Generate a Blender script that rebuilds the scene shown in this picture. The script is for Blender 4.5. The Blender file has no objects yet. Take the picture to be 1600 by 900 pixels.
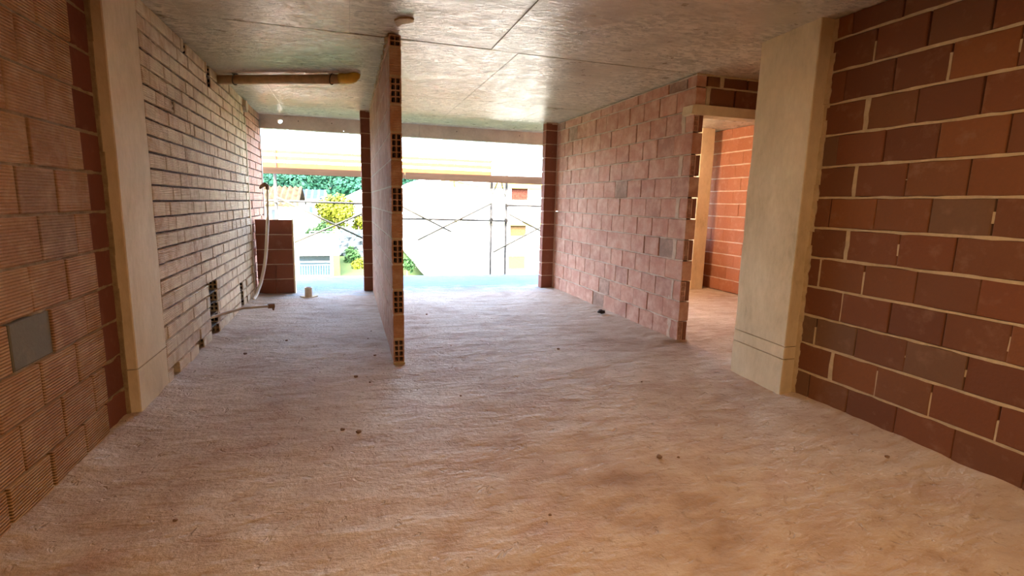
import bpy, bmesh, math, random
from mathutils import Matrix, Vector, noise

S = bpy.context.scene
COL = S.collection
rnd = random.Random(7)

# ------------------------------------------------------------------ camera
cam_d = bpy.data.cameras.new('camera')
cam = bpy.data.objects.new('camera', cam_d); COL.objects.link(cam)
R = ((0.95274558, -0.02743414, 0.30252806),
     (-0.30287866, -0.16200486, 0.93915863),
     (0.02324601, -0.98640853, -0.16265863))
M = Matrix.Identity(4)
for i in range(3):
    M[i][0] = R[i][0]; M[i][1] = -R[i][1]; M[i][2] = -R[i][2]
M[2][3] = 1.38
cam.matrix_world = M
cam_d.sensor_width = 36.0; cam_d.lens = 18.0
cam_d.clip_start = 0.05; cam_d.clip_end = 1000
S.camera = cam

# ------------------------------------------------------------------ sky, sun, exposure
S.view_settings.view_transform = 'Standard'
S.view_settings.look = 'None'
S.view_settings.gamma = 1
S.view_settings.exposure = 2.75
w = bpy.data.worlds.new('world'); S.world = w; w.use_nodes = True
nt = w.node_tree; nt.nodes.clear()
sky = nt.nodes.new('ShaderNodeTexSky'); sky.sky_type = 'NISHITA'
sky.sun_disc = False; sky.sun_elevation = math.radians(52); sky.sun_rotation = math.radians(200)
sky.air_density = 0.8; sky.dust_density = 5.0; sky.ozone_density = 1.0
bg = nt.nodes.new('ShaderNodeBackground'); bg.inputs[1].default_value = 1.1
wo = nt.nodes.new('ShaderNodeOutputWorld')
nt.links.new(sky.outputs[0], bg.inputs[0]); nt.links.new(bg.outputs[0], wo.inputs[0])

def lamp(name, kind, loc, rot, energy, color, **kw):
    d = bpy.data.lights.new(name, kind); d.energy = energy; d.color = color
    for k, v in kw.items(): setattr(d, k, v)
    o = bpy.data.objects.new(name, d); o.location = loc; o.rotation_euler = rot
    COL.objects.link(o); return o
sd = Vector((0.35, 0.62, -0.72))
lamp('sun', 'SUN', (0, -10, 20), sd.to_track_quat('-Z', 'Y').to_euler(), 1.0, (1.0, 0.95, 0.86), angle=0.01)
lamp('near_fill', 'AREA', (1.1, 0.5, 2.55), (0, 0, 0), 9, (1.0, 0.68, 0.38), size=1.8)  # unseen warm fill lamp, added to lift the near floor and walls
lamp('back_room_fill', 'POINT', (3.62, 6.6, 2.3), (0, 0, 0), 18, (1.0, 0.88, 0.66), shadow_soft_size=0.06)  # unseen fill lamp added behind the partition to brighten the back room

# ------------------------------------------------------------------ helpers
def tag(o, label=None, cat=None, group=None, kind=None):
    if label: o['label'] = label
    if cat: o['category'] = cat
    if group: o['group'] = group
    if kind: o['kind'] = kind
    return o

def mesh_data(name, v, f, m=None, smooth=False):
    me = bpy.data.meshes.new(name)
    me.from_pydata(v, [], f); me.update()
    bm = bmesh.new(); bm.from_mesh(me)
    bmesh.ops.recalc_face_normals(bm, faces=bm.faces)
    bm.to_mesh(me); bm.free()
    if m: me.materials.append(m)
    if smooth:
        me.polygons.foreach_set('use_smooth', [True]*len(me.polygons))
    return me

def link(name, me, parent=None, loc=(0,0,0), rot=(0,0,0)):
    o = bpy.data.objects.new(name, me)
    o.location = loc; o.rotation_euler = rot
    if parent: o.parent = parent
    COL.objects.link(o); return o

def empty(name, loc=(0,0,0), rotz=0):
    return link(name, None, None, loc, (0,0,rotz))

class MB:
    """collects simple solids for ONE mesh object"""
    def __init__(self): self.v = []; self.f = []
    def add(self, v, f):
        n = len(self.v); self.v += [tuple(p) for p in v]; self.f += [tuple(i+n for i in q) for q in f]
    def box(self, a, b):
        x0,y0,z0 = a; x1,y1,z1 = b
        self.add([(x0,y0,z0),(x1,y0,z0),(x1,y1,z0),(x0,y1,z0),(x0,y0,z1),(x1,y0,z1),(x1,y1,z1),(x0,y1,z1)],
                 [(0,3,2,1),(4,5,6,7),(0,1,5,4),(1,2,6,5),(2,3,7,6),(3,0,4,7)])
    def prism(self, poly, axis, a, b):
        """extrude polygon (2D) along axis between a and b"""
        n = len(poly)
        def p(q, t):
            return {'x': (t,q[0],q[1]), 'y': (q[0],t,q[1]), 'z': (q[0],q[1],t)}[axis]
        v = [p(q,a) for q in poly] + [p(q,b) for q in poly]
        f = [tuple(range(n-1,-1,-1)), tuple(range(n,2*n))] + [(i,(i+1)%n,n+(i+1)%n,n+i) for i in range(n)]
        self.add(v, f)
    def tube(self, pts, r, seg=10, cap=True):
        pts = [Vector(p) for p in pts]
        rs = r if isinstance(r, (list, tuple)) else [r]*len(pts)
        rings = []; prev = None
        for i, p in enumerate(pts):
            t = (pts[min(i+1,len(pts)-1)] - pts[max(i-1,0)]).normalized()
            if prev is None:
                a = Vector((0,0,1)) if abs(t.z) < .9 else Vector((1,0,0))
                u = t.cross(a).normalized()
            else:
                u = (prev - t*prev.dot(t)).normalized()
            prev = u; w_ = t.cross(u)
            rings.append([p + (u*math.cos(k*2*math.pi/seg) + w_*math.sin(k*2*math.pi/seg))*rs[i] for k in range(seg)])
        v = [q for g in rings for q in g]; f = []
        for i in range(len(pts)-1):
            for k in range(seg):
                f.append((i*seg+k, i*seg+(k+1)%seg, (i+1)*seg+(k+1)%seg, (i+1)*seg+k))
        if cap:
            f.append(tuple(range(seg-1,-1,-1))); f.append(tuple(range((len(pts)-1)*seg, len(pts)*seg)))
        self.add(v, f)
    def build(self, name, m, parent=None, smooth=False, loc=(0,0,0)):
        return link(name, mesh_data(name, self.v, self.f, m, smooth), parent, loc)

# ------------------------------------------------------------------ materials
def newmat(name):
    m = bpy.data.materials.new(name); m.use_nodes = True
    t = m.node_tree; t.nodes.clear()
    out = t.nodes.new('ShaderNodeOutputMaterial'); b = t.nodes.new('ShaderNodeBsdfPrincipled')
    t.links.new(b.outputs[0], out.inputs[0])
    return m, t, b
def N(t, typ, **kw):
    n = t.nodes.new(typ)
    for k, v in kw.items():
        if k.startswith('i_'):
            key = k[2:]
            n.inputs[int(key) if key.isdigit() else key.replace('_',' ')].default_value = v
        else: setattr(n, k, v)
    return n
def ramp(t, fac, stops):
    r = t.nodes.new('ShaderNodeValToRGB')
    e = r.color_ramp.elements
    while len(e) < len(stops): e.new(0.5)
    for el, (p, c) in zip(e, stops):
        el.position = p; el.color = (*c, 1) if len(c) == 3 else c
    t.links.new(fac, r.inputs[0]); return r.outputs[0]
def mixc(t, fac, a, b, mode='MIX'):
    n = t.nodes.new('ShaderNodeMix'); n.data_type = 'RGBA'; n.blend_type = mode
    for sock, v in ((n.inputs[0], fac), (n.inputs[6], a), (n.inputs[7], b)):
        if hasattr(v, 'is_linked') or isinstance(v, bpy.types.NodeSocket): t.links.new(v, sock)
        elif isinstance(v, (int, float)): sock.default_value = v
        else: sock.default_value = (*v, 1)
    return n.outputs[2]
def noi(t, vec, scale, detail=4, rough=.55, dist=0):
    n = N(t, 'ShaderNodeTexNoise'); n.inputs['Scale'].default_value = scale
    n.inputs['Detail'].default_value = detail; n.inputs['Roughness'].default_value = rough
    n.inputs['Distortion'].default_value = dist
    t.links.new(vec, n.inputs['Vector']); return n.outputs[0]
def math_(t, op, a, b=0.0):
    n = N(t, 'ShaderNodeMath', operation=op)
    for s, v in ((n.inputs[0], a), (n.inputs[1], b)):
        if isinstance(v, bpy.types.NodeSocket): t.links.new(v, s)
        else: s.default_value = v
    return n.outputs[0]
def bump(t, b, h, strength, dist):
    n = N(t, 'ShaderNodeBump'); n.inputs['Strength'].default_value = strength; n.inputs['Distance'].default_value = dist
    t.links.new(h, n.inputs['Height']); t.links.new(n.outputs[0], b.inputs['Normal'])
def mapping(t, vec, scale=(1,1,1), rot=(0,0,0)):
    n = N(t, 'ShaderNodeMapping'); n.inputs['Scale'].default_value = scale; n.inputs['Rotation'].default_value = rot
    t.links.new(vec, n.inputs['Vector']); return n.outputs[0]

def brick_mat(name, stops, dust, dust_amt, rib=0.0, rib_axis=2, rib_h=.6):
    m, t, b = newmat(name)
    oi = N(t, 'ShaderNodeObjectInfo'); tc = N(t, 'ShaderNodeTexCoord')
    off = N(t, 'ShaderNodeVectorMath', operation='ADD')
    sc = math_(t, 'MULTIPLY', oi.outputs['Random'], 57.0)
    cx = N(t, 'ShaderNodeCombineXYZ'); t.links.new(sc, cx.inputs[0]); t.links.new(sc, cx.inputs[2])
    t.links.new(tc.outputs['Object'], off.inputs[0]); t.links.new(cx.outputs[0], off.inputs[1])
    v = off.outputs[0]
    c = ramp(t, oi.outputs['Random'], stops)
    n1 = noi(t, v, 9, 5, .6); n2 = noi(t, v, 60, 3, .6)
    c = mixc(t, math_(t, 'MULTIPLY', n2, .35), c, (.10,.045,.025))
    d = ramp(t, n1, [(.62-dust_amt*.45, (0,0,0)), (.80-dust_amt*.25, (1,1,1))])
    c = mixc(t, math_(t, 'MULTIPLY', d, min(.9, .35+dust_amt*.5)), c, dust)
    t.links.new(c, b.inputs['Base Color']); b.inputs['Roughness'].default_value = .88
    h = math_(t, 'MULTIPLY', n2, .5)
    if rib:
        sx = N(t, 'ShaderNodeSeparateXYZ'); t.links.new(tc.outputs['Object'], sx.inputs[0])
        s = math_(t, 'SINE', math_(t, 'MULTIPLY', sx.outputs[rib_axis], 2*math.pi/rib))
        h = math_(t, 'ADD', h, math_(t, 'MULTIPLY', s, rib_h))
    bump(t, b, h, .8, .004)
    return m

def stone_mat(name, stops, scale=3.0, rough=.85, bump_s=.5, bump_d=.006, fine=40, stretch=(1,1,1)):
    m, t, b = newmat(name)
    tc = N(t, 'ShaderNodeTexCoord'); v = mapping(t, tc.outputs['Object'], stretch)
    n1 = noi(t, v, scale, 6, .6, .3); n2 = noi(t, v, fine, 4, .65)
    f = math_(t, 'ADD', math_(t, 'MULTIPLY', n1, .75), math_(t, 'MULTIPLY', n2, .25))
    t.links.new(ramp(t, f, stops), b.inputs['Base Color'])
    b.inputs['Roughness'].default_value = rough
    bump(t, b, math_(t, 'ADD', n2, math_(t, 'MULTIPLY', n1, .6)), bump_s, bump_d)
    return m
def plain(name, c, rough=.6, var=.12, metallic=0.0, scale=12):
    m, t, b = newmat(name)
    tc = N(t, 'ShaderNodeTexCoord'); n = noi(t, tc.outputs['Object'], scale, 4)
    d = tuple(x*(1-var*2) for x in c); u = tuple(min(1, x*(1+var)) for x in c)
    t.links.new(ramp(t, n, [(.3, d), (.7, u)]), b.inputs['Base Color'])
    b.inputs['Roughness'].default_value = rough; b.inputs['Metallic'].default_value = metallic
    return m

MT = {}
MT['brick_dark'] = brick_mat('brick_dark', [(0,(.17,.052,.015)),(.25,(.24,.070,.017)),(.5,(.19,.064,.018)),(.7,(.29,.092,.019)),(.9,(.21,.078,.025)),(1,(.20,.115,.055))], (.36,.20,.11), .12)
MT['brick_ribbed'] = brick_mat('brick_ribbed', [(0,(.48,.225,.08)),(.3,(.60,.30,.105)),(.6,(.53,.25,.08)),(.9,(.64,.36,.14)),(.96,(.54,.26,.09)),(1,(.25,.21,.14))], (.66,.43,.21), .42, rib=.0138, rib_h=1.5)
MT['brick_thin'] = brick_mat('brick_thin', [(0,(.68,.38,.18)),(.25,(.82,.54,.29)),(.5,(.74,.43,.21)),(.75,(.86,.61,.35)),(1,(.60,.31,.14))], (.95,.78,.52), .72, rib=.0125, rib_h=.55)
MT['brick_pink'] = brick_mat('brick_pink', [(0,(.50,.225,.14)),(.3,(.60,.27,.17)),(.55,(.55,.245,.155)),(.8,(.63,.30,.19)),(.95,(.46,.21,.14)),(.965,(.34,.19,.12)),(1,(.30,.18,.12))], (.78,.50,.35), .5)
MT['brick_salmon'] = brick_mat('brick_salmon', [(0,(.58,.24,.13)),(.5,(.68,.30,.17)),(1,(.60,.27,.15))], (.80,.50,.32), .35, rib=.0125, rib_h=.3)
MT['brick_mid'] = brick_mat('brick_mid', [(0,(.52,.25,.12)),(.4,(.62,.31,.16)),(.7,(.50,.23,.11)),(1,(.60,.33,.18))], (.74,.50,.32), .4, rib=.0128, rib_h=.4)
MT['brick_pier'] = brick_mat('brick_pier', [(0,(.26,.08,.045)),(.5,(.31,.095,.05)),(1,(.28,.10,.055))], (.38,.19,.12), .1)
MT['brick_orange'] = brick_mat('brick_orange', [(0,(.46,.16,.07)),(.5,(.54,.20,.09)),(1,(.50,.19,.09))], (.58,.32,.2), .2)
MT['mortar'] = stone_mat('mortar', [(.3,(.46,.33,.18)),(.7,(.70,.53,.31))], 12, .95, .6, .005)
MT['mortar_pink'] = stone_mat('mortar_pink', [(.3,(.52,.37,.26)),(.7,(.74,.56,.41))], 12, .95, .6, .005)
MT['mortar_brown'] = stone_mat('mortar_brown', [(.3,(.24,.155,.07)),(.7,(.46,.32,.16))], 14, .95, .9, .008)
MT['joint_black'] = stone_mat('joint_black', [(.3,(.025,.016,.011)),(.7,(.06,.04,.026))], 12, .95)
MT['joint_dark'] = stone_mat('joint_dark', [(.3,(.07,.04,.025)),(.7,(.13,.08,.05))], 12, .95)
MT['concrete'] = stone_mat('concrete', [(.30,(.50,.365,.19)),(.42,(.68,.52,.30)),(.55,(.78,.61,.37)),(.70,(.90,.74,.48))], 2.2, .85, .5, .005, 24, (1,1,.5))
MT['concrete_grey'] = stone_mat('concrete_grey', [(.3,(.50,.42,.32)),(.55,(.68,.59,.47)),(.75,(.78,.69,.56))], 3, .85, .4, .004, 30)
MT['hole'] = plain('hole', (.035,.022,.015), .95)

# ceiling: board-marked concrete, slightly glossy, chalky worn patches
m, t, b = newmat('ceiling_concrete'); tc = N(t, 'ShaderNodeTexCoord'); v = tc.outputs['Object']
big = noi(t, v, 1.1, 4, .6, .4); mid = noi(t, mapping(t, v, (5, 11, 1), (0,0,.15)), 2.0, 5, .65, .6); fine = noi(t, v, 45, 3)
chip = ramp(t, mid, [(.42,(0,0,0)),(.58,(1,1,1))])
area = ramp(t, big, [(.34,(0,0,0)),(.54,(1,1,1))])
c = ramp(t, noi(t, v, 3, 5), [(.3,(.40,.32,.215)),(.7,(.62,.51,.37))])
c = mixc(t, math_(t,'MULTIPLY', math_(t,'MULTIPLY', chip, area), .75), c, (.86,.75,.60))
dash = ramp(t, noi(t, mapping(t, v, (16, 30, 1), (0,0,.1)), 1.0, 3, .6, .3), [(.36,(1,1,1)),(.42,(0,0,0))])
c = mixc(t, math_(t,'MULTIPLY', math_(t,'MULTIPLY', dash, area), .7), c, (.24,.18,.11))
t.links.new(c, b.inputs['Base Color'])
t.links.new(ramp(t, noi(t, v, 6, 4), [(.3,(.25,.25,.25)),(.7,(.45,.45,.45))]), b.inputs['Roughness'])
bump(t, b, math_(t,'ADD', math_(t,'MULTIPLY', math_(t,'MULTIPLY', chip, area), .7), math_(t,'ADD', math_(t,'MULTIPLY', mid,.7), math_(t,'MULTIPLY',fine,.15))), .55, .012)
MT['ceiling'] = m

# floor: dried mud and cement dust
m, t, b = newmat('floor_screed'); tc = N(t, 'ShaderNodeTexCoord'); v = tc.outputs['Object']
big = noi(t, v, .8, 5, .6, .5); mid = noi(t, mapping(t, v, (1, 2.2, 1), (0,0,.3)), 4, 5, .58, .3); fine = noi(t, v, 30, 4, .6)
c = ramp(t, math_(t,'ADD', math_(t,'MULTIPLY', big,.6), math_(t,'MULTIPLY', mid,.4)), [(.33,(.34,.20,.11)),(.45,(.50,.34,.22)),(.55,(.60,.45,.315)),(.68,(.75,.60,.455))])
red = ramp(t, noi(t, v, 1.7, 4), [(.55,(0,0,0)),(.72,(1,1,1))])
c = mixc(t, math_(t,'MULTIPLY', red, .35), c, (.50,.27,.19))
spk = ramp(t, noi(t, v, 16, 6, .75), [(.34,(1,1,1)),(.44,(0,0,0))])
c = mixc(t, math_(t,'MULTIPLY', spk, .55), c, (.30,.17,.09))
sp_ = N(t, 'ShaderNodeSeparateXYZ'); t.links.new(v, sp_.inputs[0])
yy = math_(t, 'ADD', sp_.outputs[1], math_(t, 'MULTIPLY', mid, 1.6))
sky_tint = ramp(t, math_(t, 'MULTIPLY', yy, .1), [(.835,(0,0,0)),(.925,(1,1,1))])  # blue skylight towards the slab edge, painted into the floor colour
c = mixc(t, sky_tint, c, mixc(t, mid, (.05,.105,.135), (.16,.25,.30)))
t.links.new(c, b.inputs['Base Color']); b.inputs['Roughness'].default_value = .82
pit = ramp(t, noi(t, v, 11, 3, .6, .6), [(.30,(1,1,1)),(.37,(0,0,0))])
hh = math_(t,'ADD', math_(t,'MULTIPLY', mid, .85), math_(t,'MULTIPLY', fine, .30))
bump(t, b, math_(t,'SUBTRACT', hh, math_(t,'MULTIPLY', pit, .25)), .85, .038)
MT['floor'] = m

MT['pvc_tan'] = plain('pvc_tan', (.66,.43,.23), .45)
MT['pvc_yellow'] = plain('pvc_yellow', (.88,.55,.07), .4)
MT['pvc_cream'] = plain('pvc_cream', (.80,.66,.50), .5)
MT['hose'] = plain('hose', (.82,.72,.58), .45, .05)
MT['wire'] = plain('wire', (.06,.045,.035), .6)
MT['cap_brown'] = plain('cap_brown', (.22,.10,.05), .6)
MT['crumb'] = plain('crumb', (.26,.15,.085), .9)
MT['steel'] = plain('steel', (.08,.075,.06), .55, .2, .3)
MT['brace'] = plain('brace', (.09,.08,.045), .5, .2, .2)
MT['timber'] = stone_mat('timber', [(.3,(.022,.013,.008)),(.7,(.05,.031,.02))], 3, .8, .3, .003, 30, (.3,4,4))
MT['orange_net'] = plain('orange_net', (.26,.085,.025), .6, .08)
MT['red_net'] = plain('red_net', (.26,.055,.02), .7, .08)
MT['red_net'].node_tree.nodes['Principled BSDF'].inputs['Specular IOR Level'].default_value = .08
MT['red_post'] = plain('red_post', (.16,.012,.004), .6)
MT['white_wall'] = plain('white_wall', (.84,.82,.76), .8, .04, scale=1)
MT['cream_trim'] = plain('cream_trim', (.17,.12,.03), .7, .08)
MT['cream_wall'] = plain('cream_wall', (.13,.09,.02), .7, .08)
MT['roof_tile'] = plain('roof_tile', (.042,.028,.013), .8, .3, scale=2)
MT['pv'] = plain('pv', (.010,.022,.045), .7, .2)
MT['window_dark'] = plain('window_dark', (.012,.026,.035), .2, .2)
MT['door_blue'] = plain('door_blue', (.018,.034,.04), .6)
MT['window_brick'] = plain('window_brick', (.045,.014,.008), .8, .3)
MT['window_tan'] = plain('window_tan', (.055,.034,.014), .7, .15)
MT['leaf_yellow'] = plain('leaf_yellow', (.085,.10,.008), .6, .3, scale=.6)
MT['leaf_green'] = plain('leaf_green', (.016,.042,.012), .6, .3, scale=.6)
MT['leaf_teal'] = plain('leaf_teal', (.008,.040,.021), .7, .35, scale=.15)
MT['bark'] = plain('bark', (.13,.09,.06), .9)
MT['ground'] = stone_mat('ground_soil', [(.35,(.014,.03,.01)),(.6,(.03,.045,.015)),(.75,(.06,.06,.035))], .25, .95, .3, .05, 3)
MT['rock'] = stone_mat('rock', [(.3,(.016,.024,.028)),(.6,(.04,.052,.058)),(.75,(.075,.085,.09))], 1.2, .9, .8, .08, 5)
MT['fence_white'] = plain('fence_white', (.055,.065,.07), .5, .04)
for q in ('rock','ground','pv','leaf_yellow','leaf_green','leaf_teal','roof_tile','timber','orange_net','door_blue','window_brick','window_tan','cream_wall','cream_trim'):
    MT[q].node_tree.nodes['Principled BSDF'].inputs['Specular IOR Level'].default_value = .08

# ------------------------------------------------------------------ bricks
_cache = {}
def brick_me(L, H, D, m, holes=None, var=0):
    """closed block with chamfered arrises, origin at its centre; local x = length, local -y = face"""
    L = round(L*50)/50 if L > .06 else round(L, 3)
    key = (L, round(H,3), round(D,3), m.name, holes, var)
    if key in _cache: return _cache[key]
    r = random.Random(hash((L, round(H,3), var)) & 0xffff)
    c = .004; v = []; f = []
    def ring(y, ins):
        return [(sx*(L/2-ins)+r.uniform(-.0015,.0015), y, sz*(H/2-ins)+r.uniform(-.0015,.0015)) for sx, sz in ((-1,-1),(1,-1),(1,1),(-1,1))]
    v += ring(-D/2, c) + ring(-D/2+c, 0) + ring(D/2-c, 0) + ring(D/2, c)
    f.append((0,1,2,3)); f.append((15,14,13,12))
    for k in range(3):
        for i in range(4):
            j = (i+1) % 4
            if holes == 'end' and k == 1 and i == 3: continue    # the -x end is left open for the cells
            f.append((4*k+i, 4*k+4+i, 4*k+4+j, 4*k+j))
    me_m = [m]
    fm = [0]*len(f)
    if holes == 'end':
        # end at x=-L/2: 2 x 4 open cells
        y0, y1, z0, z1 = -D/2+c, D/2-c, -H/2, H/2
        ny, nz = 2, (4 if H > .15 else 2); wy = (.009 if H > .15 else .006); wz = (.008 if H > .15 else .006)
        ys = [y0]; zs = [z0]
        cy = (y1-y0-wy*(ny+1))/ny; cz = (z1-z0-wz*(nz+1))/nz
        for i in range(ny): ys += [ys[-1]+wy, ys[-1]+wy+cy]
        ys.append(y1)
        for i in range(nz): zs += [zs[-1]+wz, zs[-1]+wz+cz]
        zs.append(z1)
        X = -L/2; dp = min(.12, L*.8)
        for i in range(len(ys)-1):
            for k in range(len(zs)-1):
                a, b_, c_, d = (ys[i],zs[k]),(ys[i+1],zs[k]),(ys[i+1],zs[k+1]),(ys[i],zs[k+1])
                n = len(v)
                v += [(X,)+q for q in (a,b_,c_,d)]
                if i % 2 == 1 and k % 2 == 1:
                    v += [(X+dp,)+q for q in (a,b_,c_,d)]
                    for q in range(4):
                        f.append((n+q, n+(q+1)%4, n+4+(q+1)%4, n+4+q)); fm.append(0)
                    f.append((n+4,n+5,n+6,n+7)); fm.append(1)
                else:
                    f.append((n,n+1,n+2,n+3)); fm.append(0)
        me_m.append(MT['hole'])
    me = bpy.data.meshes.new('brick'); me.from_pydata(v, [], f); me.update()
    bm = bmesh.new(); bm.from_mesh(me)
    if holes: bmesh.ops.remove_doubles(bm, verts=bm.verts, dist=1e-5)
    bmesh.ops.recalc_face_normals(bm, faces=bm.faces) if not holes else None
    bm.to_mesh(me); bm.free()
    for q in me_m: me.materials.append(q)
    if holes and len(me.polygons) == len(fm):
        me.polygons.foreach_set('material_index', fm)
    _cache[key] = me
    return me

class Face:
    """a wall face: u runs along it, n points out of it, both as world directions; o = origin at u=0, z=0"""
    def __init__(self, ox, oy, face):
        self.o = (ox, oy); self.face = face
        self.U, self.Nn, self.rot = {'+x': ((0,1),(1,0),math.pi/2), '-x': ((0,-1),(-1,0),-math.pi/2), '-y': ((1,0),(0,-1),0.0), '+y': ((-1,0),(0,1),math.pi)}[face]
    def P(self, u, n, z):
        return (self.o[0]+self.U[0]*u+self.Nn[0]*n, self.o[1]+self.U[1]*u+self.Nn[1]*n, z)
def lay(parent, F, u0, u1, z0, H, D, m, proud=0.0, jit=.002, holes=None, tilt=.004, name='brick'):
    L = u1-u0
    if L < .02: return None
    p = F.P((u0+u1)/2, -D/2+proud+rnd.uniform(-jit,jit), z0+H/2)
    o = link(name, brick_me(L, H, D, m, holes, rnd.randrange(3)), parent, p,
             (rnd.uniform(-tilt,tilt), rnd.uniform(-tilt,tilt)*.7, F.rot + rnd.uniform(-tilt,tilt)))
    return o
def bed(mb, F, u0, u1, z, g, n0=-.004, amp=.006, depth=.05, seed=0, step=.05):
    """one mortar bed with a squeezed, uneven front edge"""
    k = max(2, int((u1-u0)/step)+1); base = len(mb.v)
    for i in range(k):
        u = u0+(u1-u0)*i/(k-1)
        a = noise.noise((u*9+seed*13.1, z*31, seed)); b_ = noise.noise((u*7, z*17+5, seed*3.3)); c_ = noise.noise((u*23, z*7, seed+9))
        n = n0+amp*(a+.5*c_)
        hi = g/2+.002+.006*b_+.003*c_; lo = g/2+.002+.007*a
        mb.v += [F.P(u,n,z-lo), F.P(u,n,z+hi), F.P(u,n-depth,z-lo), F.P(u,n-depth,z+hi)]
    for i in range(k-1):
        q = base+4*i
        mb.f += [(q,q+4,q+5,q+1), (q+1,q+5,q+7,q+3), (q,q+2,q+6,q+4)]
def perp(mb, F, u, z0, z1, wd, n, depth=.04, seed=0):
    """a vertical mortar joint / smear of uneven width"""
    k = 5; base = len(mb.v)
    for i in range(k):
        z = z0+(z1-z0)*i/(k-1)
        a = noise.noise((u*17, z*13, seed+3.3)); b_ = noise.noise((u*11+7, z*19, seed))
        l = wd/2*(1+.5*a); r = wd/2*(1+.6*b_); nn = n+.002*a
        mb.v += [F.P(u-l,nn,z), F.P(u+r,nn,z), F.P(u-l,nn-depth,z), F.P(u+r,nn-depth,z)]
    for i in range(k-1):
        q = base+4*i
        mb.f += [(q,q+1,q+5,q+4), (q+1,q+3,q+7,q+5), (q+2,q,q+4,q+6)]
    q = base+4*(k-1)
    mb.f += [(base,base+2,base+3,base+1), (q,q+1,q+3,q+2)]

CEIL = 2.665
# ------------------------------------------------------------------ floor slab
def edge_y(x): return 9.80-.066*(x+.9)
X0, X1, Y0 = -1.75, 6.6, -3.6
nx, ny = 168, 270
v = []; f = []
for j in range(ny+1):
    for i in range(nx+1):
        x = X0+(X1-X0)*i/nx; y1 = edge_y(x); y = Y0+(y1-Y0)*j/ny
        z = .010*noise.noise((x*.9,y*.9,1.7))+.008*noise.noise((x*3.1,y*4.3,5))+.003*noise.noise((x*9,y*12,9))
        z += .004*max(0, noise.noise((x*17,y*23,3)))
        if y > 8.2: z *= .5
        # cement fillets where the walls meet the floor
        for d in ((x+1.335 if y < 3.6 else x+1.27) if y < 9.1 else 9, 3.185-x if y < 2.9 else 9):
            if d < .16: z += .03*max(0, 1-max(d,0)/.16)*(1+.6*noise.noise((y*6, x, 2)))
        if 4.4 < y < 7.9 and 3.05 < x < 3.4: z += .014
        v.append((x, y, z))
for j in range(ny):
    for i in range(nx):
        a = j*(nx+1)+i; f.append((a, a+1, a+nx+2, a+nx+1))
top = len(v)
loop = [i for i in range(nx+1)] + [(j)*(nx+1)+nx for j in range(1,ny+1)] + [ny*(nx+1)+i for i in range(nx-1,-1,-1)] + [j*(nx+1) for j in range(ny-1,0,-1)]
for i in loop: v.append((v[i][0], v[i][1], -.22))
n = len(loop)
for k in range(n):
    f.append((loop[k], top+k, top+(k+1)%n, loop[(k+1)%n]))
f.append(tuple(top+k for k in range(n)))
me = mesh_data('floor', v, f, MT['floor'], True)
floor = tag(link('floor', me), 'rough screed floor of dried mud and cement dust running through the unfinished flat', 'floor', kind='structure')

# ------------------------------------------------------------------ ceiling of formwork panels
mb = MB(); mb.box((-1.9,-3.6,CEIL+.012),(6.8,9.65,CEIL+.25))
ceil = tag(mb.build('ceiling', MT['joint_dark']), 'bare concrete ceiling slab with board marks and panel joints', 'ceiling', kind='structure')
xs = [-1.9,-1.09,.055,1.2,2.345,3.49,4.635,5.78,6.8]; ys = [-3.6,-2.21,.015,2.24,4.47,6.70,8.93,9.65]
for i in range(len(xs)-1):
    for j in range(len(ys)-1):
        g = .0025 if j < 4 else .001; sh = 0 if j < 4 or i == 0 else .25; sh2 = 0 if j < 4 or i == len(xs)-2 else .25
        gy0 = .0075 if j == 4 else .0015; gy1 = .0075 if j == 3 else .0015; ga = g if xs[i] == 1.2 else .0008; gb = g if xs[i+1] == 1.2 else .0008
        x0,x1,y0,y1 = xs[i]+sh+ga,xs[i+1]+sh2-gb,ys[j]+gy0,ys[j+1]-gy1
        mb = MB(); dz = rnd.uniform(-.0025,.0025)
        mb.prism([(x0,y0),(x1,y0),(x1,y1),(x0,y1)], 'z', CEIL+dz, CEIL+.02)
        mb.build('formwork_panel', MT['ceiling'], ceil)

# ------------------------------------------------------------------ wall right (brown blocks, tan beds)
wr = MB(); wr.box((3.185+.055,-3.6,0),(3.185+.16,2.93,CEIL))
wall_right = tag(wr.build('wall_right', MT['joint_dark']), 'brown hollow block wall with light mortar beds beside the squared concrete column', 'wall', kind='structure')
F = Face(3.185, 2.893, '-x'); p = .2105; mort = MB()
for k in range(13):
    z = .005+p*k; H = p-.016 if k < 12 else CEIL-z-.004
    u = .143 if k % 2 == 0 else .32
    cuts = [.015, u]
    if k in (1, 5, 7, 4): cuts = [.015, u-.02]
    while u < 4.1:
        u += .318+rnd.uniform(-.012,.012); cuts.append(u)
    for a, c_ in zip(cuts, cuts[1:]):
        lay(wall_right, F, a+.004, c_-.004, z, H, .09, MT['brick_dark'], 0, .002)
        if rnd.random() < .45:
            hh = rnd.uniform(.3,1); perp(mort, F, c_, z+H*(1-hh if rnd.random()<.5 else 0), z+H*(1 if hh>.9 else hh), rnd.uniform(.008,.015), -.001, seed=k)
    if k in (1,5,7,4,9): perp(mort, F, cuts[1]+.004, z, z+H, .028, .001, seed=k)
    if k: bed(mort, F, 0, 4.1, z-.008, .011, -.001, .005, seed=k)
for k in range(24): perp(mort, F, .012, .02+k*.11, .02+(k+1)*.11, .05, .002+rnd.uniform(-.004,.008), seed=k)
tag(mort.build('mortar', MT['mortar'], wall_right), kind='stuff')

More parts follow.
